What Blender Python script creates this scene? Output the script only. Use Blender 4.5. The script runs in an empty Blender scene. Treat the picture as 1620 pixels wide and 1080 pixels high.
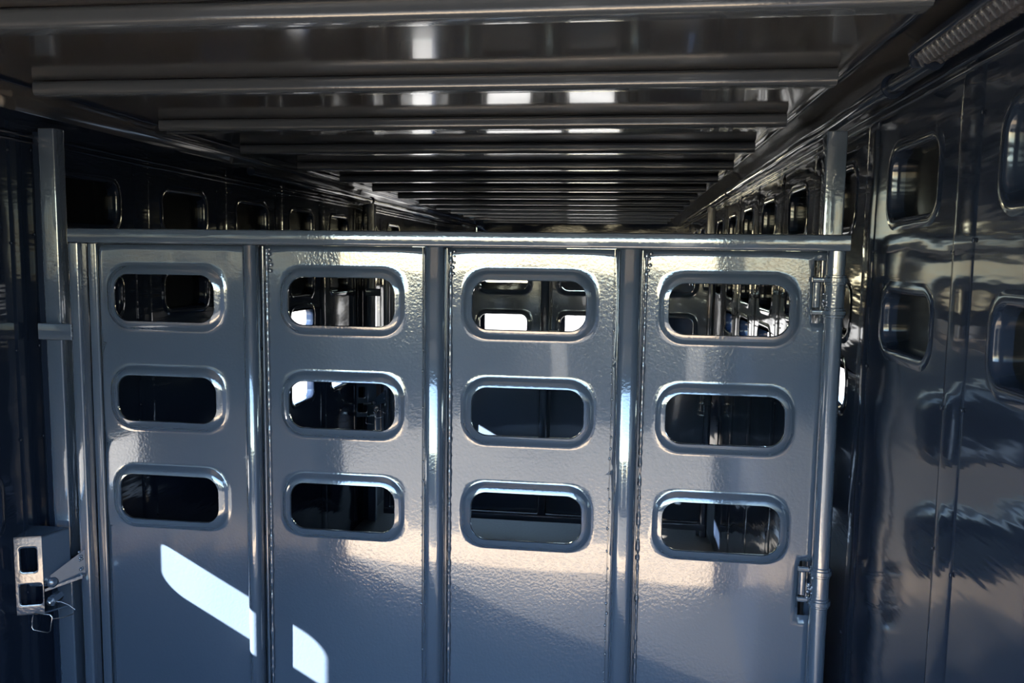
import bpy, bmesh, math, random
from mathutils import Vector, Matrix, noise
random.seed(7)
S = bpy.context.scene
COL = S.collection
PI = math.pi

# ------------------------------------------------------------------ camera
F_PX = 1290.2
H = 1.62
def rot(yaw, pit, rol):
    base = Matrix(((1, 0, 0), (0, 0, -1), (0, 1, 0)))
    return (Matrix.Rotation(yaw, 3, 'Z') @ Matrix.Rotation(pit, 3, 'X') @ base @ Matrix.Rotation(rol, 3, 'Z'))
cd = bpy.data.cameras.new('camera')
cam = bpy.data.objects.new('camera', cd)
COL.objects.link(cam)
cam.matrix_world = Matrix.Translation((0, 0, H)) @ rot(.1315, -.0993, .0134).to_4x4()
cd.sensor_fit = 'HORIZONTAL'
cd.sensor_width = 36
cd.lens = F_PX / 1620 * 36
cd.clip_start = .05
cd.dof.use_dof = True
cd.dof.focus_distance = 2.1
cd.dof.aperture_fstop = 9
S.camera = cam

# ------------------------------------------------------------------ light
SUN_TRAVEL = Vector((1.8, 1.0, -1.0)).normalized()
w = bpy.data.worlds.new('sky')
S.world = w
w.use_nodes = True
nt = w.node_tree
bg = nt.nodes['Background']
sky = nt.nodes.new('ShaderNodeTexSky')
sky.sky_type = 'NISHITA'
sky.sun_disc = False
sky.sun_elevation = math.asin(-SUN_TRAVEL.z)
sky.dust_density = .15
sky.ozone_density = 2.0
sky.sun_rotation = math.atan2(-SUN_TRAVEL.x, -SUN_TRAVEL.y)
nt.links.new(sky.outputs[0], bg.inputs[0])
bg.inputs[1].default_value = .8
sd = bpy.data.lights.new('sun', 'SUN')
sun = bpy.data.objects.new('sun', sd)
COL.objects.link(sun)
sun.rotation_euler = SUN_TRAVEL.to_track_quat('-Z', 'Y').to_euler()
sd.energy = 56.0
sd.color = (1, .96, .90)
sd.angle = .0093
S.view_settings.view_transform = 'Standard'
S.view_settings.look = 'None'
S.view_settings.gamma = 1
S.view_settings.use_curve_mapping = False
S.view_settings.exposure = 1.78

# ------------------------------------------------------------------ materials
def mat(name, col, rough=.2, metal=0.0, ior=1.5, coat=0.0, bumps=(), var=0.0):
    m = bpy.data.materials.new(name)
    m.use_nodes = True
    n = m.node_tree
    b = n.nodes['Principled BSDF']
    b.inputs['Base Color'].default_value = (*col, 1)
    b.inputs['Roughness'].default_value = rough
    b.inputs['Metallic'].default_value = metal
    b.inputs['IOR'].default_value = ior
    b.inputs['Coat Weight'].default_value = coat
    b.inputs['Coat Roughness'].default_value = .04
    tc = n.nodes.new('ShaderNodeTexCoord')
    prev = None
    for sc, dist, det, stretch in bumps:
        mp = n.nodes.new('ShaderNodeMapping')
        mp.inputs['Scale'].default_value = stretch
        n.links.new(tc.outputs['Object'], mp.inputs[0])
        t = n.nodes.new('ShaderNodeTexNoise')
        t.inputs['Scale'].default_value = sc
        t.inputs['Detail'].default_value = det
        n.links.new(mp.outputs[0], t.inputs['Vector'])
        bp = n.nodes.new('ShaderNodeBump')
        bp.inputs['Distance'].default_value = dist
        bp.inputs['Strength'].default_value = 1
        n.links.new(t.outputs['Fac'], bp.inputs['Height'])
        if prev: n.links.new(prev.outputs[0], bp.inputs['Normal'])
        prev = bp
    if prev: n.links.new(prev.outputs[0], b.inputs['Normal'])
    if var:
        t = n.nodes.new('ShaderNodeTexNoise')
        t.inputs['Scale'].default_value = 3
        t.inputs['Detail'].default_value = 6
        n.links.new(tc.outputs['Object'], t.inputs['Vector'])
        mx = n.nodes.new('ShaderNodeMix')
        mx.data_type = 'RGBA'
        mx.inputs['A'].default_value = (*[c * (1 - var) for c in col], 1)
        mx.inputs['B'].default_value = (*[min(1, c * (1 + var)) for c in col], 1)
        n.links.new(t.outputs['Fac'], mx.inputs['Factor'])
        n.links.new(mx.outputs['Result'], b.inputs['Base Color'])
    return m

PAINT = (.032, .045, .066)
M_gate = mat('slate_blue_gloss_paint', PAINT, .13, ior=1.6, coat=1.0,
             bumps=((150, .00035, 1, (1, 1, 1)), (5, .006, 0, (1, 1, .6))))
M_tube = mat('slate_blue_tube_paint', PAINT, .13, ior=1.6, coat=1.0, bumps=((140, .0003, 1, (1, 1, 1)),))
M_wall = mat('slate_blue_paint_shaded', (.006, .0095, .018), .10, ior=1.36, coat=.0,  # same paint as the gate, the walls' shade put into its base colour
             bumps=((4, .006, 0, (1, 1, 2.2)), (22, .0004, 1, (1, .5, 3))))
M_roof = mat('dark_grey_roof_paint', (.030, .030, .030), .12, ior=1.55, coat=.3,
             bumps=((3, .004, 0, (1, 1, 1)),))
M_bow = mat('slate_grey_bow_paint', (.036, .042, .050), .16, ior=1.5, coat=.4, bumps=((140, .0003, 1, (1, 1, 1)),))
M_cover = mat('black_smoked_acrylic', (.005, .006, .007), .15, ior=1.16)
M_black = mat('black_rubber_seal', (.012, .012, .014), .5)
M_zinc = mat('bare_zinc_steel', (.55, .56, .58), .25, metal=1)
M_floor = mat('dark_rubber_floor', (.024, .022, .020), .7, bumps=((60, .002, 3, (1, 1, 1)),), var=.3)
M_ground = mat('tan_gravel_ground', (.075, .068, .058), .95, bumps=((25, .02, 4, (1, 1, 1)),), var=.25)
M_lens = mat('clear_ribbed_lens', (.025, .025, .028), .06, ior=1.55, coat=.8)

# ------------------------------------------------------------------ helpers
def link(name, bm, m, parent=None, smooth=40, merge=True):
    if merge: bmesh.ops.remove_doubles(bm, verts=bm.verts, dist=1e-5)
    me = bpy.data.meshes.new(name)
    bm.to_mesh(me)
    bm.free()
    me.materials.append(m)
    for p in me.polygons: p.use_smooth = True
    me.set_sharp_from_angle(angle=math.radians(smooth))
    o = bpy.data.objects.new(name, me)
    COL.objects.link(o)
    if parent: o.parent = parent
    return o
def tag(o, label=None, cat=None, group=None, kind=None):
    if label: o['label'] = label
    if cat: o['category'] = cat
    if group: o['group'] = group
    if kind: o['kind'] = kind
    return o
def empty(name, loc=(0, 0, 0)):
    o = bpy.data.objects.new(name, None)
    o.empty_display_size = .1
    COL.objects.link(o)
    o.location = loc
    return o
def copy_tree(o, parent=None):
    c = o.copy()
    COL.objects.link(c)
    if parent: c.parent = parent
    for ch in list(o.children): copy_tree(ch, c)
    return c

def sweep(bm, rings, cap=True):
    R = [[bm.verts.new(p) for p in r] for r in rings]
    n = len(R[0])
    for a, b in zip(R, R[1:]):
        for i in range(n):
            bm.faces.new((a[i], a[(i + 1) % n], b[(i + 1) % n], b[i]))
    if cap:
        bm.faces.new(R[0][::-1]); bm.faces.new(R[-1])
    return R
def rbox(bm, lo, hi, r=.004, axis=2, seg=3):
    """box with corners rounded around the long axis and small end bevels"""
    lo, hi = Vector(lo), Vector(hi)
    a = axis; u, v = [i for i in range(3) if i != a]
    cu, cv = (lo[u] + hi[u]) / 2, (lo[v] + hi[v]) / 2
    hu, hv = (hi[u] - lo[u]) / 2, (hi[v] - lo[v]) / 2
    r = min(r, hu * .98, hv * .98)
    def ring(t, ins):
        pts = []
        rr = max(r - ins, r * .3)
        for k, (su, sv) in enumerate(((1, 1), (-1, 1), (-1, -1), (1, -1))):
            for j in range(seg + 1):
                an = PI / 2 * (k + j / seg)
                p = [0, 0, 0]
                p[a] = t
                p[u] = cu + su * (hu - ins - rr) + math.cos(an) * rr
                p[v] = cv + sv * (hv - ins - rr) + math.sin(an) * rr
                pts.append(p)
        return pts
    e = min(.0015, r * .4, (hi[a] - lo[a]) * .2)
    sweep(bm, [ring(lo[a], e), ring(lo[a] + e, 0), ring(hi[a] - e, 0), ring(hi[a], e)])
def cyl(bm, p0, p1, r, n=20, r1=None):
    p0, p1 = Vector(p0), Vector(p1)
    d = (p1 - p0).normalized()
    q = d.to_track_quat('Z', 'Y')
    X, Y = q @ Vector((1, 0, 0)), q @ Vector((0, 1, 0))
    r1 = r if r1 is None else r1
    e = min(.0015, r * .3)
    def ring(c, rr): return [c + X * math.cos(2 * PI * i / n) * rr + Y * math.sin(2 * PI * i / n) * rr for i in range(n)]
    sweep(bm, [ring(p0, r - e), ring(p0 + d * e, r), ring(p1 - d * e, r1), ring(p1, r1 - e)])
def path_tube(bm, pts, r, n=8, closed=False, jitter=0):
    pts = [Vector(p) for p in pts]
    rings = []
    for i, p in enumerate(pts):
        a = pts[i - 1] if (i or closed) else p
        b = pts[(i + 1) % len(pts)] if (i < len(pts) - 1 or closed) else p
        d = (b - a).normalized()
        X = d.cross(Vector((.3, .2, .93))).normalized()
        Y = d.cross(X)
        rr = r * (1 + jitter * (noise.noise(p * 90)))
        rings.append([p + X * math.cos(2 * PI * k / n) * rr + Y * math.sin(2 * PI * k / n) * rr for k in range(n)])
    if closed: rings.append(rings[0])
    sweep(bm, rings, cap=not closed)
def blob(bm, c, r, sc=(1, 1, 1)):
    m = Matrix.Translation(c) @ Matrix.Diagonal((*sc, 1))
    bmesh.ops.create_icosphere(bm, subdivisions=2, radius=r, matrix=m)

K = 5
def side_pts(n, L, r):
    """positions 0..1 pieces of one side of a rounded rectangle from mid-arc to mid-arc, n segments -> (kind,t)"""
    out = []
    for j in range(n):
        if j < K: out.append(('a', .5 + .5 * j / K))
        elif j < n - K: out.append(('s', (j - K) / (n - 2 * K)))
        else: out.append(('b', .5 * (j - (n - K)) / K))
    return out
def rrect(u0, u1, v0, v1, r, nu, nv):
    """closed loop starting mid-arc of the (u0,v0) corner, going +u, +v, -u, -v"""
    r = min(r, (u1 - u0) / 2 - 1e-4, (v1 - v0) / 2 - 1e-4)
    C = [(u0 + r, v0 + r), (u1 - r, v0 + r), (u1 - r, v1 - r), (u0 + r, v1 - r)]
    A0 = [PI, 1.5 * PI, 0, .5 * PI]      # start angle of the arc at each corner
    pts = []
    for s, n in enumerate((nu, nv, nu, nv)):
        c, c2 = C[s], C[(s + 1) % 4]
        def arc(k, t):
            a = A0[k] + t * PI / 2
            return (C[k][0] + r * math.cos(a), C[k][1] + r * math.sin(a))
        p, q = arc(s, 1), arc((s + 1) % 4, 0)
        for kd, t in side_pts(n, 0, r):
            if kd == 'a': pts.append(arc(s, t))
            elif kd == 's': pts.append((p[0] + (q[0] - p[0]) * t, p[1] + (q[1] - p[1]) * t))
            else: pts.append(arc((s + 1) % 4, t))
    return pts
def rect_loop(u0, u1, v0, v1, nu, nv):
    pts = [(u0 + (u1 - u0) * i / nu, v0) for i in range(nu)]
    pts += [(u1, v0 + (v1 - v0) * i / nv) for i in range(nv)]
    pts += [(u1 - (u1 - u0) * i / nu, v1) for i in range(nu)]
    pts += [(u0, v1 - (v1 - v0) * i / nv) for i in range(nv)]
    return pts
def bridge(bm, A, B, flip=False):
    n = len(A)
    for i in range(n):
        f = (A[i], A[(i + 1) % n], B[(i + 1) % n], B[i])
        try: bm.faces.new(f[::-1] if flip else f)
        except ValueError: pass
def sheet(bm, us, vs, nus, nvs, holes, fmap, prof, flip=False, skip=()):
    """grid of cells; holes[(i,j)] = (u0,u1,v0,v1,r); prof = [(expand,height)...] from the flat to the hole edge"""
    for i in range(len(us) - 1):
        for j in range(len(vs) - 1):
            if (i, j) in skip: continue
            nu, nv = nus[i], nvs[j]
            u0, u1, v0, v1 = us[i], us[i + 1], vs[j], vs[j + 1]
            if (i, j) in holes:
                a, b, c, d, r = holes[(i, j)]
                e0 = prof[0][0]
                P = rect_loop(u0, u1, v0, v1, nu, nv)
                Q = rrect(a - e0, b + e0, c - e0, d + e0, r + e0, nu, nv)
                prev = [bm.verts.new(fmap(u, v, 0)) for u, v in P]
                for t in (.3, .6, .85):
                    cur = [bm.verts.new(fmap(p[0] + (q[0] - p[0]) * t, p[1] + (q[1] - p[1]) * t, 0)) for p, q in zip(P, Q)]
                    bridge(bm, prev, cur, flip); prev = cur
                for e, h in prof:
                    L = rrect(a - e, b + e, c - e, d + e, r + e, nu, nv)
                    cur = [bm.verts.new(fmap(u, v, h)) for u, v in L]
                    bridge(bm, prev, cur, flip); prev = cur
            else:
                G = [[bm.verts.new(fmap(u0 + (u1 - u0) * p / nu, v0 + (v1 - v0) * q / nv, 0)) for q in range(nv + 1)] for p in range(nu + 1)]
                for p in range(nu):
                    for q in range(nv):
                        f = (G[p][q], G[p + 1][q], G[p + 1][q + 1], G[p][q + 1])
                        bm.faces.new(f[::-1] if flip else f)

# ------------------------------------------------------------------ dimensions
XL, XR = -1.55, .56
YB, YF = -.12, 8.7
ZC = 2.036            # roof sheet
ZW = 1.985            # top of the side walls
D1, D2 = 2.0, 4.78
# ------------------------------------------------------------------ ground, floor
bm = bmesh.new()
bmesh.ops.create_grid(bm, x_segments=40, y_segments=40, size=60, matrix=Matrix.Translation((0, 0, -.45)))
tag(link('ground', bm, M_ground), kind='structure')
bm = bmesh.new()
rbox(bm, (XL - .03, YB, -.08), (XR + .03, YF + .03, 0), .01, axis=1)
tag(link('floor', bm, M_floor), kind='structure')

# unseen pale strip added behind the trailer for the gate's warm reflected band
M_pale_strip = mat('added_pale_strip', (.42, .31, .20), .95, bumps=((30, .015, 4, (1, 1, 1)),), var=.2)
bm = bmesh.new()
rbox(bm, (-5, -1.95, -.47), (6, YB - .03, -.44), .008, axis=0)
tag(link('trim_9', bm, M_pale_strip), kind='structure')

# unseen dark blocks added behind the trailer to shape the reflections in the gate
M_block = mat('dark_reflection_block', (.05, .052, .058), .85, bumps=((8, .01, 4, (1, 1, 1)),), var=.2)
for x0, x1, lab in ((-9, -.85, 'long unseen block added behind the trailer to shape the gate reflections, on the left'),
                    (-.50, .70, 'short unseen block added behind the trailer to shape the gate reflections, between the two long ones'),
                    (1.05, 11, 'long unseen block added behind the trailer to shape the gate reflections, on the right')):
    bm = bmesh.new()
    rbox(bm, (x0, -8.4, -.5), (x1, -7.9, 1.45), .03, axis=0)
    tag(link('reflection_block', bm, M_block), lab, 'block')

# ------------------------------------------------------------------ side walls
WT = .032
def build_wall(name, X, s, ys_far0, pitch, wlen, rows, y0, y1, covered, openr, prefix):
    """s=+1: outside lies at +x. rows: {key:(z0,z1)}"""
    def fm(u, v, h):            # h>0 into the room
        return (X - s * h, u, v)
    ks = range(int(math.floor((y0 - ys_far0) / pitch)) - 1, int(math.ceil((y1 - ys_far0) / pitch)) + 2)
    cells = [k for k in ks if ys_far0 + k * pitch - pitch * .76 > y0 and ys_far0 + k * pitch + pitch * .24 < y1]
    edges = [ys_far0 + k * pitch - pitch * .76 for k in cells] + [ys_far0 + cells[-1] * pitch + pitch * .24]
    us = [y0] + edges + [y1]
    vs = [0.0, .86, 1.10, 1.36, 1.64, 1.90, ZW]
    rowj = {'D': 1, 'C': 2, 'B': 3, 'A': 4}
    nus = [6] + [16] * (len(cells)) + [6]
    nvs = [8] + [13] * 4 + [2]
    holes = {}
    wins = []
    for n, k in enumerate(cells):
        far = ys_far0 + k * pitch
        near = far - wlen
        for key, (z0, z1) in rows.items():
            if key in 'CD' and not openr(key, far): continue
            a, b = (near, far)
            holes[(n + 1, rowj[key])] = (a, b, z0, z1, .042)
            wins.append((key, a, b, z0, z1))
    bm = bmesh.new()
    prof = [(.004, 0), (0, -.003), (0, -WT)]
    sheet(bm, us, vs, nus, nvs, holes, fm, prof, flip=(s > 0))
    prof2 = [(.004, 0), (0, 0)]
    sheet(bm, us, vs, nus, nvs, holes, lambda u, v, h: fm(u, v, -WT), prof2, flip=(s < 0))
    # seam straps pressed over the panel joints, with weld dabs
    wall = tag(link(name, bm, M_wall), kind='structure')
    for n, k in enumerate(cells):
        yc = ys_far0 + k * pitch - wlen - (pitch - wlen) / 2
        if yc > 5.2: continue
        b2 = bmesh.new()
        pr = [(X + s * .006, yc - .046), (X + s * .0003, yc - .046), (X - s * .0010, yc - .040), (X - s * .0020, yc - .030), (X - s * .0024, yc),
              (X - s * .0020, yc + .030), (X - s * .0010, yc + .040), (X + s * .0003, yc + .046), (X + s * .006, yc + .046)]
        sweep(b2, [[(px_, py_, z_) for px_, py_ in pr] for z_ in (.02, ZW - .03)])
        bmesh.ops.recalc_face_normals(b2, faces=b2.faces)
        for z in (.3, .72, 1.12, 1.38, 1.66, 1.88):
            for q in (-.042, .042): blob(b2, (X - s * .003, yc + q, z + random.uniform(-.02, .02)), .0035, (.5, 1, 1.2))
        link('seam_strap', b2, M_wall, wall)
    return wall, wins

windows = []
def window_obj(X, s, key, a, b, z0, z1, closed, idx, where):
    """pressed frame ring in the wall opening, with a dark pane behind when closed"""
    yc, zc = (a + b) / 2, (z0 + z1) / 2
    root = empty('window_%d' % idx, (X, yc, zc))
    root['kind'] = 'structure'
    nu, nv = 16, 13
    bm = bmesh.new()
    prof = [(.020, .0003), (.014, .0018), (.008, .0030), (.002, .0026), (-.003, 0), (-.0055, -.005), (-.007, -.020), (-.007, -WT - .006)]
    prev = None
    for e, h in prof:
        L = rrect(a - e - yc, b + e - yc, z0 - e - zc, z1 + e - zc, .042 + e, nu, nv)
        cur = [bm.verts.new((-s * h, u, v)) for u, v in L]
        if prev: bridge(bm, prev, cur, flip=(s > 0))
        prev = cur
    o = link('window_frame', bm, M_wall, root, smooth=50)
    if closed:
        bm = bmesh.new()
        L0 = rrect(a + .006 - yc, b - .006 - yc, z0 + .006 - zc, z1 - .006 - zc, .036, nu, nv)
        f0 = [bm.verts.new((s * (WT - .004), u, v)) for u, v in L0]
        f1 = [bm.verts.new((s * (WT + .004), u, v)) for u, v in L0]
        bridge(bm, f0, f1, flip=(s < 0))
        bm.faces.new(f0 if s < 0 else f0[::-1]); bm.faces.new(f1[::-1] if s < 0 else f1)
        link('window_pane', bm, M_cover, root, smooth=30)
    return root

ROW_R = {'A': (1.712, 1.857), 'B': (1.442, 1.567), 'C': (1.262, 1.372)}
ROW_L = {'A': (1.705, 1.842), 'B': (1.432, 1.560), 'C': (1.262, 1.372), 'D': (.905, 1.054)}
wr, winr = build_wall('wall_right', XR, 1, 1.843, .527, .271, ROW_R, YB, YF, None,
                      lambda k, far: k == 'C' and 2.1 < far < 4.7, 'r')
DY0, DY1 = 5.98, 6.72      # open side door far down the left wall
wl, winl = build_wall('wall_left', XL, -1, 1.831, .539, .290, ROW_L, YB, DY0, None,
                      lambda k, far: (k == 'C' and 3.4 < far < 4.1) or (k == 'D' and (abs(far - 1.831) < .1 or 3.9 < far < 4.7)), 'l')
bm = bmesh.new()
rbox(bm, (XL - WT, DY1, 0), (XL, YF, ZW), .004, axis=2)
rbox(bm, (XL - WT, DY0 - .002, 1.80), (XL, DY1 + .002, ZW), .003, axis=1)
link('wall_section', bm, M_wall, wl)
n = 0
for (X, s, ws) in ((XR, 1, winr), (XL, -1, winl)):
    for key, a, b, z0, z1 in ws:
        n += 1
        window_obj(X, s, key, a, b, z0, z1, key in 'AB', n, '')

# ------------------------------------------------------------------ roof: sheet, coves, ridges
bm = bmesh.new()
us = [XL + .085, XR - .085]
def cove(t, s):   # s=+1 right: from the wall top up to the sheet
    X = XR if s > 0 else XL
    return [(X - s * .0, ZW), (X - s * .012, ZW + .022), (X - s * .040, ZW + .042), (X - s * .085, ZC)][t]
ys = [YB + (YF - YB) * i / 44 for i in range(45)]
prof = [cove(t, -1) for t in range(4)] + [(XL + .085 + (XR - XL - .17) * i / 20, ZC) for i in range(1, 20)] + [cove(t, 1) for t in (3, 2, 1, 0)]
rows_ = [[bm.verts.new((x, y, z)) for x, z in prof] for y in ys]
for a, b in zip(rows_, rows_[1:]):
    for i in range(len(prof) - 1): bm.faces.new((a[i], b[i], b[i + 1], a[i + 1]))
top = [[bm.verts.new((x, y, z + .02)) for x, z in prof] for y in (YB, YF)]
for i in range(len(prof) - 1): bm.faces.new((top[0][i], top[0][i + 1], top[1][i + 1], top[1][i]))
for side in (0, -1): bm.faces.new((rows_[0][side], rows_[-1][side], top[1][side], top[0][side]))
tag(link('ceiling', bm, M_roof, smooth=60), kind='structure')

k = 0
for s, X, zr in ((1, XR, 1.957), (-1, XL, 1.927)):
    # double bead of the rail along the wall top
    for dz, r in ((0, .006), (-.016, .0045)):
        k += 1
        bm = bmesh.new()
        path_tube(bm, [(X - s * .002, YB + .01 + i * .035, zr + dz + .0012 * noise.noise(Vector((i * .4, s, dz * 50)))) for i in range(int((YF - YB) / .035))], r, 8, jitter=.25)
        tag(link('trim_%d' % k, bm, M_wall, smooth=60), kind='structure')
    # long angle where bows meet the cove
    k += 1
    bm = bmesh.new()
    xa, xb = sorted((X - s * .082, X - s * .098))
    rbox(bm, (xa, YB + .01, ZC - .012), (xb, YF - .01, ZC + .004), .004, axis=1)
    tag(link('trim_%d' % k, bm, M_wall), kind='structure')

# bows
def bow():
    bm = bmesh.new()
    rbox(bm, (-1.42, -.060, 2.0), (.445, 0, 2.037), .013, axis=0, seg=5)
    return link('roof_bow', bm, M_bow)
ords = ['nearest', 'second', 'third', 'fourth', 'fifth', 'sixth', 'seventh', 'eighth', 'ninth', 'tenth', 'eleventh', 'twelfth', 'thirteenth', 'fourteenth']
b0 = bow()
for i in range(14):
    o = b0 if i == 0 else b0.copy()
    if i: COL.objects.link(o)
    o.location = (0, 1.362 + .543 * i, 0)
    lab = 'painted steel roof bow crossing the top edge of the view, nearest of all the bows' if i == 0 else \
          'painted steel roof bow across the ceiling, %s one counted from the camera' % ords[i]
    tag(o, lab, 'roof bow', 'roof bows across the ceiling')
for i in range(2):        # bows behind the camera
    o = b0.copy(); COL.objects.link(o); o.location = (0, 1.362 - .543 * (i + 1), 0)
    o['label'] = ('roof bow overhead just in front of the rear opening, behind the bow nearest in view',
                  'rearmost roof bow directly over the rear opening')[i]

# ------------------------------------------------------------------ conduits and lamp strip
def conduit(name, X, z, y0, y1, coup, label):
    root = empty(name, (X, y0, z))
    tag(root, label, 'conduit')
    bm = bmesh.new()
    path_tube(bm, [(.0012 * math.sin(i * .9), (y1 - y0) * i / 60, .0015 * math.sin(i * .6)) for i in range(61)], .0175, 18)
    link('pipe', bm, M_wall, root, smooth=60)
    for y in coup:
        bm = bmesh.new()
        cyl(bm, (0, y - y0 - .02, 0), (0, y - y0 + .02, 0), .0205, 20)
        cyl(bm, (0, y - y0 - .034, 0), (0, y - y0 - .021, 0), .024, 20)
        link('coupling', bm, M_wall, root, smooth=40)
    return root
conduit('conduit_pipe', XR - .045, 1.966, 1.50, 6.6, (1.74, 4.2), 'glossy round conduit pipe running along the top of the right wall from the ribbed lamp')
conduit('conduit_pipe', XL + .045, 1.966, 3.2, 8.4, (4.85,), 'glossy round conduit pipe running along the top of the left wall beyond the closed gate')

root = tag(empty('strip_lamp', (XR - .049, 1.53, 1.984)), 'unlit ribbed strip lamp high on the right wall in the upper corner', 'lamp')
bm = bmesh.new()
rbox(bm, (-.030, -.95, -.006), (.030, 0, .012), .006, axis=1)
link('lamp_housing', bm, M_wall, root)
bm = bmesh.new()
nr = 46
rings = []
for i in range(nr * 6 + 1):
    y = -.012 - i * .925 / (nr * 6)
    ph = (i % 6) / 6
    a = .017 + .0075 * abs(math.sin(PI * ph))
    ring = []
    for j in range(17):
        th = PI * j / 16
        ring.append((math.cos(th) * (.0235 + .002 * math.sin(PI * ph)), y, -.006 - math.sin(th) * a * (.85 + .15 * math.cos(th * 6))))
    rings.append(ring)
sweep(bm, rings)
link('lens', bm, M_lens, root, smooth=50)
for yy in (-.006, -.944):
    bm = bmesh.new()
    rbox(bm, (-.028, yy - .006, -.026), (.028, yy + .006, .010), .007, axis=1)
    link('end_cap', bm, M_wall, root)

# ------------------------------------------------------------------ the swing gate
HX0, HP, HW = -1.3304, .4824, .282
HR = ((.909, 1.032), (1.179, 1.301), (1.447, 1.570))
def make_gate():
    g = empty('divider_gate', (0, D1, 0))
    bm = bmesh.new()
    rbox(bm, (-1.430, -.037, 1.650), (.520, .003, 1.688), .006, axis=0)
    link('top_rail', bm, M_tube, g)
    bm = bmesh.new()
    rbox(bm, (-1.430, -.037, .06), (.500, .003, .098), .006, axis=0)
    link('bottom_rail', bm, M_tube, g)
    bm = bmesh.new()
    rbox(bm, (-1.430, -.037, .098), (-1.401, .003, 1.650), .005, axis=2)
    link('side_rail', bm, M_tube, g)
    # narrow lip bar beside the rail
    bm = bmesh.new()
    rbox(bm, (-1.401, .001, .098), (-1.376, .0095, 1.650), .003, axis=2)
    link('edge_strip', bm, M_tube, g)
    braces = ((-.958, -.920), (-.484, -.432), (-.006, .048))
    for a, b in braces:
        bm = bmesh.new()
        rbox(bm, (a, -.035, .098), (b, .012, 1.650), .020, axis=2, seg=8)
        link('vertical_brace', bm, M_tube, g, smooth=60)
    spans = ((-1.380, -.940), (-.935, -.460), (-.448, .010), (.030, .486))
    for i, (a, b) in enumerate(spans):
        bm = bmesh.new()
        h0 = HX0 + HP * i
        cells = [.098, .88, 1.06, 1.150, 1.33, 1.418, 1.60, 1.650]
        cells = [.098, .88, 1.105, 1.375, 1.650]
        bul = (.001, .002, .004, .003)[i]
        def fm(u, v, h, a=a, b=b, bul=bul, i=i):
            t = (u - a) / (b - a)
            y = .012 - bul * (4 * t * (1 - t))
            y += .0030 * noise.noise(Vector((u * 2.3 + i * 7, v * 2.1, i)))
            if h < 0: return (u, y + abs(h), v)
            return (u, y - h, v)
        us = [a, b]
        holes = {(0, j + 1): (h0, h0 + HW, z0, z1, .040) for j, (z0, z1) in enumerate(HR)}
        nus = [24]
        skip = ()
        prof = [(.026, 0), (.023, .0015), (.018, .006), (.012, .0092), (.004, .011), (.0015, .0115), (0, .010), (-.0005, .003)]
        if i == 3:
            us = [a, .4515, b]
            nus = [24, 3]
            cells = []
            skip = ((1, 1), (1, 5))
            # holes sit in cells spanning two bands: rebuild the band list for the first column alone
            sheet(bm, [a, .4515], [.098, .88, 1.105, 1.375, 1.650], [24], [26, 13, 13, 13], holes, fm, prof)
            d1, d2, d3 = .782 / 26, .225 / 13, .275 / 13
            sheet(bm, [.4515, b], [.098, .098 + 22 * d1, .88 + d2, 1.105, 1.375, 1.375 + 5 * d3, 1.375 + 12 * d3, 1.650], [3], [22, 5, 12, 13, 5, 7, 1], {}, fm, prof, skip=((0, 1), (0, 5)))
        else:
            sheet(bm, us, cells, nus, [26, 13, 13, 13], holes, fm, prof)
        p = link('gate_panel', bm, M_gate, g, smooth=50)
        sol = p.modifiers.new('thickness', 'SOLIDIFY')
        sol.thickness = .0025
        sol.offset = -1
    # weld beads on the left edges of panels, tack welds on their right edges
    for x in (-.905, -.422, .060):
        bm = bmesh.new()
        path_tube(bm, [(x + .0016 * noise.noise(Vector((0, x * 9, z_ * .011))), .008, .17 + z_ * .006) for z_ in range(246)], .0042, 8, jitter=.8)
        for z_ in (1.64, 1.628, 1.612, 1.60, 1.585):
            blob(bm, (x + random.uniform(.004, .013), .008, z_), random.uniform(.003, .006), (1, .6, 1))
        link('weld_bead', bm, M_tube, g, smooth=60)
        bm = bmesh.new()
        rbox(bm, (x - .012, .000, .16), (x - .006, .010, 1.648), .002, axis=2)
        link('edge_strip', bm, M_tube, g)
    for x in (-.968, -.494, -.016):
        bm = bmesh.new()
        path_tube(bm, [(x, .0085, .17 + q * .02) for q in range(75)], .0012, 6)
        z = .2
        while z < 1.64:
            blob(bm, (x + random.uniform(-.002, .002), .008, z), random.uniform(.0018, .0034), (1, .7, 1.2))
            z += random.uniform(.025, .06)
        link('tack_welds', bm, M_tube, g, smooth=60)
    # hinge pipe with two hinges
    xc, yc = .4945, -.014
    bm = bmesh.new()
    cyl(bm, (xc, yc, .02), (xc, yc, 1.652), .0210, 28)
    link('hinge_pipe', bm, M_tube, g, smooth=40)
    for zc in (1.548, .848):
        r = tag(empty('hinge', (xc, yc, zc)))
        r.parent = g
        bm = bmesh.new()
        cyl(bm, (0, 0, -.033), (0, 0, .033), .0225, 28)
        link('sleeve', bm, M_tube, r)
        for dz in (-.040, .036):
            bm = bmesh.new()
            cyl(bm, (0, 0, dz - .006), (0, 0, dz + .006), .0275, 28)
            cyl(bm, (0, 0, dz - .012), (0, 0, dz + .012), .0245, 28)
            rbox(bm, (-.050, .002, dz - .006), (-.01, .012, dz + .006), .003, axis=0)
            link('collar', bm, M_tube, r)
        bm = bmesh.new()
        rbox(bm, (-.046, .004, -.030), (-.030, .020, .030), .006, axis=2)
        for q in range(10): blob(bm, (-.024 + random.uniform(-.006, .006), -.010, random.uniform(-.03, .03)), random.uniform(.0025, .005), (1, .7, 1))
        link('hinge_strap', bm, M_tube, r)
    # latch bracket on the free end
    r = empty('latch', (-1.425, -.035, .79)); r.parent = g
    bm = bmesh.new()
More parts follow.
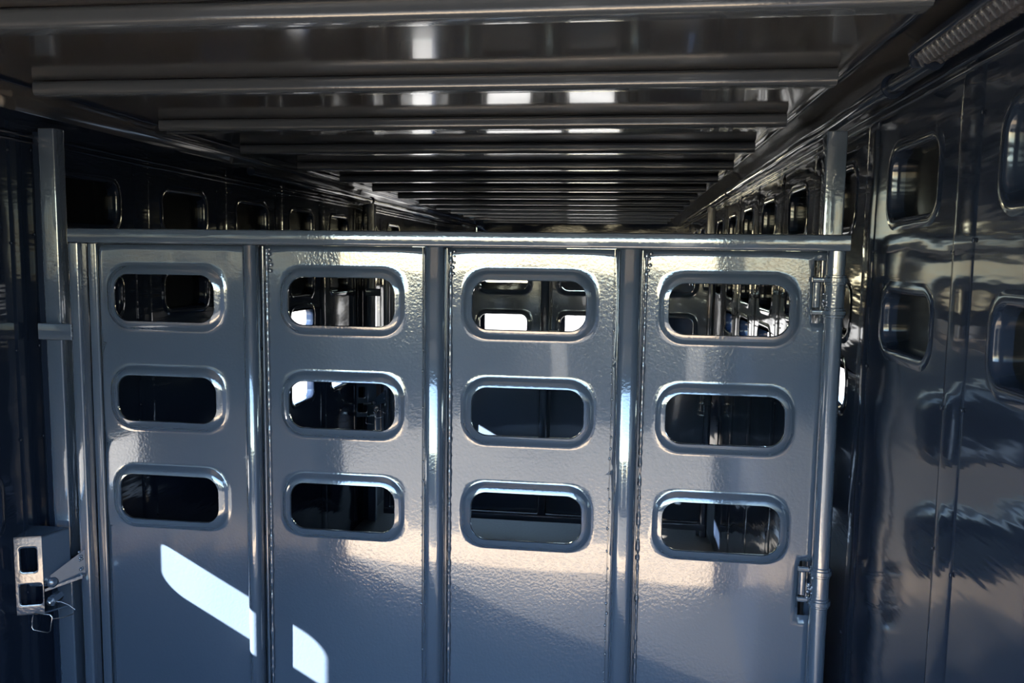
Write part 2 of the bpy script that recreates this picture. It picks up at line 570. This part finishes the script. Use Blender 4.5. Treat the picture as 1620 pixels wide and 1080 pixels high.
    # wedge-shaped arm reaching to the catch box
    def wedge(bm, A, B):
        va = [bm.verts.new(p) for p in A]; vb = [bm.verts.new(p) for p in B]
        n_ = len(va)
        for i in range(n_): bm.faces.new((va[i], va[(i + 1) % n_], vb[(i + 1) % n_], vb[i]))
        bm.faces.new(va[::-1]); bm.faces.new(vb)
    wedge(bm, [(.012, -.004, .040), (.012, -.004, -.030), (.012, .018, -.030), (.012, .018, .040)],
              [(-.048, -.062, -.014), (-.048, -.062, -.048), (-.048, -.040, -.048), (-.048, -.040, -.014)])
    wedge(bm, [(.014, -.020, -.026), (.014, -.020, -.034), (.014, .018, -.034), (.014, .018, -.026)],
              [(-.058, -.072, -.048), (-.058, -.072, -.055), (-.058, -.030, -.055), (-.058, -.030, -.048)])
    for q in range(14): blob(bm, (.006 + random.uniform(-.004, .004), -.012 + random.uniform(-.004, .004), random.uniform(-.03, .04)), random.uniform(.002, .0045))
    bmesh.ops.recalc_face_normals(bm, faces=bm.faces)
    link('latch_arm', bm, M_tube, r, smooth=30)
    bm = bmesh.new()
    cyl(bm, (-.112, -.050, -.042), (-.046, -.050, -.036), .0115, 18)
    blob(bm, (-.048, -.055, -.034), .016)
    link('latch_bolt', bm, M_tube, r, smooth=40)
    bm = bmesh.new()
    cyl(bm, (-.030, -.088, -.074), (-.030, -.052, -.070), .0135, 6)
    link('nut', bm, M_tube, r)
    bm = bmesh.new()
    cyl(bm, (-.030, -.098, -.075), (-.030, -.080, -.073), .0060, 14)
    link('latch_pin', bm, M_zinc, r)
    bm = bmesh.new()
    L = [(-0.027, -0.083, -0.074), (-0.005, -0.080, -0.076), (0.015, -0.080, -0.082), (0.033, -0.080, -0.094), (0.027, -0.081, -0.106), (0.000, -0.083, -0.116), (-0.030, -0.085, -0.122)]
    path_tube(bm, L, .0012, 8)
    link('wire_ring', bm, M_zinc, r, smooth=60)
    bm = bmesh.new()
    L = [(-0.027, -0.087, -0.110), (-0.083, -0.087, -0.108), (-0.089, -0.087, -0.154), (-0.037, -0.087, -0.160)]
    pts = []
    for i in range(len(L)):
        p, q = Vector(L[i]), Vector(L[(i + 1) % len(L)])
        pts += [p.lerp(q, t) for t in (.12, .5, .88)]
    path_tube(bm, pts, .0016, 8, closed=True)
    link('wire_loop', bm, M_zinc, r, smooth=60)
    return g
gate = make_gate()
tag(gate, 'nearest slate blue steel divider gate with twelve rounded slots, closed across the trailer', 'gate', 'divider gates')
g2 = copy_tree(gate)
g2.location = (.02, D2, 0)
tag(g2, 'farther divider gate seen in the dark through the slots of the near one', 'gate', 'divider gates')

# ------------------------------------------------------------------ posts
def left_post(y, label):
    r = tag(empty('latch_post', (-1.4915, y, 0)), label, 'post')
    bm = bmesh.new()
    rbox(bm, (-.0235, -.020, 0), (.0235, .022, 1.945), .004, axis=2)
    link('tube', bm, M_tube, r)
    bm = bmesh.new()
    rbox(bm, (-.0575, .004, 0), (-.022, .012, 1.94), .002, axis=2)
    link('filler_plate', bm, M_wall, r)
    # stop tab bridging post and gate
    bm = bmesh.new()
    rbox(bm, (-.026, -.046, 1.395), (.070, -.0375, 1.440), .004, axis=0)
    rbox(bm, (-.022, -.0380, 1.397), (.020, -.0195, 1.438), .004, axis=1)
    for q in range(9): blob(bm, (.068, -.043, random.uniform(1.40, 1.437)), random.uniform(.002, .004))
    link('stop_tab', bm, M_tube, r)
    # catch box: folded steel box with two square holes in its face
    bm = bmesh.new()
    x0, x1, y0, y1, z0, z1 = -.0575, .004, -.105, -.046, .674, .885
    xb = .040
    tilt = .38
    def fm(u, v, h): return (u, y0 + (u - x1) * tilt - h, v)
    us = [x0, x1]; vs = [z0, .771, z1]
    sheet(bm, us, vs, [16], [13, 13], {(0, 0): (x0 + .006, x1 - .003, .700, .757, .008), (0, 1): (x0 + .010, x1 - .012, .789, .855, .009)}, fm,
          [(.002, 0), (0, -.001), (0, -.006)])
    link('catch_face', bm, M_tube, r, smooth=40)
    bm = bmesh.new()
    t = .004
    # top, bottom and side plates
    def plate(P, d):
        a = [bm.verts.new(p) for p in P]
        b = [bm.verts.new(Vector(p) + Vector(d)) for p in P]
        for i in range(4): bm.faces.new((a[i], a[(i + 1) % 4], b[(i + 1) % 4], b[i]))
        bm.faces.new(a[::-1]); bm.faces.new(b)
    yf = y0 + (x0 - x1) * tilt
    plate([(x0, yf, z1), (x1, y0, z1), (xb, y1, z1 + .006), (x0, y1, z1 + .006)], (0, 0, -t))
    plate([(x1, y0, .763), (x1, y0, z1), (xb, y1, z1 + .006), (xb, y1, .763)], (-t, 0, 0))
    bmesh.ops.recalc_face_normals(bm, faces=bm.faces)
    link('catch_box', bm, M_tube, r, smooth=30)
    bm = bmesh.new()
    plate([(x0, yf, z0), (x1, y0, z0), (xb, y1, z0), (x0, y1, z0)], (0, 0, t))
    bmesh.ops.recalc_face_normals(bm, faces=bm.faces)
    link('catch_shelf', bm, M_tube, r, smooth=30)
    return r
left_post(D1, 'tall square latch post with a catch box at the left end of the near gate')
p2 = copy_tree(bpy.data.objects['latch_post'])
p2.location = (-1.4915, D2, 0)
p2['label'] = 'square latch post standing at the left end of the farther gate'
def right_post(y, label):
    r = tag(empty('hinge_post', (.500, y + .075, 0)), label, 'post')
    bm = bmesh.new()
    rbox(bm, (-.024, -.022, 0), (.024, .022, 1.935), .005, axis=2)
    link('tube', bm, M_tube, r)
    for zc in (1.548, .848):
        bm = bmesh.new()
        rbox(bm, (-.004, -.070, zc - .030), (.008, -.018, zc + .030), .003, axis=1)
        link('hinge_bracket', bm, M_tube, r)
    return r
right_post(D1, 'square hinge post rising above the right end of the near gate')
p3 = copy_tree(bpy.data.objects['hinge_post']); p3.location = (.505, D2 + .075, 0)
p3['label'] = 'square hinge post at the right end of the farther gate'

# ------------------------------------------------------------------ front wall with open slots, rear frame
bm = bmesh.new()
us = [XL, -.62, -.02, XR]
vs = [0, .08, 1.285, 1.375, 1.46, ZC]
def fm(u, v, h): return (u, YF - h, v)
holes = {(0, 1): (XL + .10, -.66, .55, 1.265, .05), (1, 1): (-.58, -.06, .55, 1.265, .05),
         (0, 3): (XL + .10, -.66, 1.385, 1.43, .02)}
holes[(1, 4)] = (-.58, -.06, 1.60, 1.86, .05)
sheet(bm, us, vs, [16, 16, 16], [2, 20, 3, 12, 16], holes, fm, [(.004, 0), (0, -.003), (0, -.03)], flip=False)
sheet(bm, us, vs, [16, 16, 16], [2, 20, 3, 12, 16], holes, lambda u, v, h: (u, YF + .03, v), [(.004, 0), (0, 0)], flip=True)
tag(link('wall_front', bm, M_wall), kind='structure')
bm = bmesh.new()
for a, b in (((XL, YB, 0), (XL + .09, YB + .08, 1.99)), ((XR - .09, YB, 0), (XR, YB + .08, 1.99))): rbox(bm, a, b, .01, axis=2)
rbox(bm, (XL, YB, 1.93), (XR, YB + .08, 2.03), .01, axis=0)
tag(link('wall_rear', bm, M_wall), kind='structure')
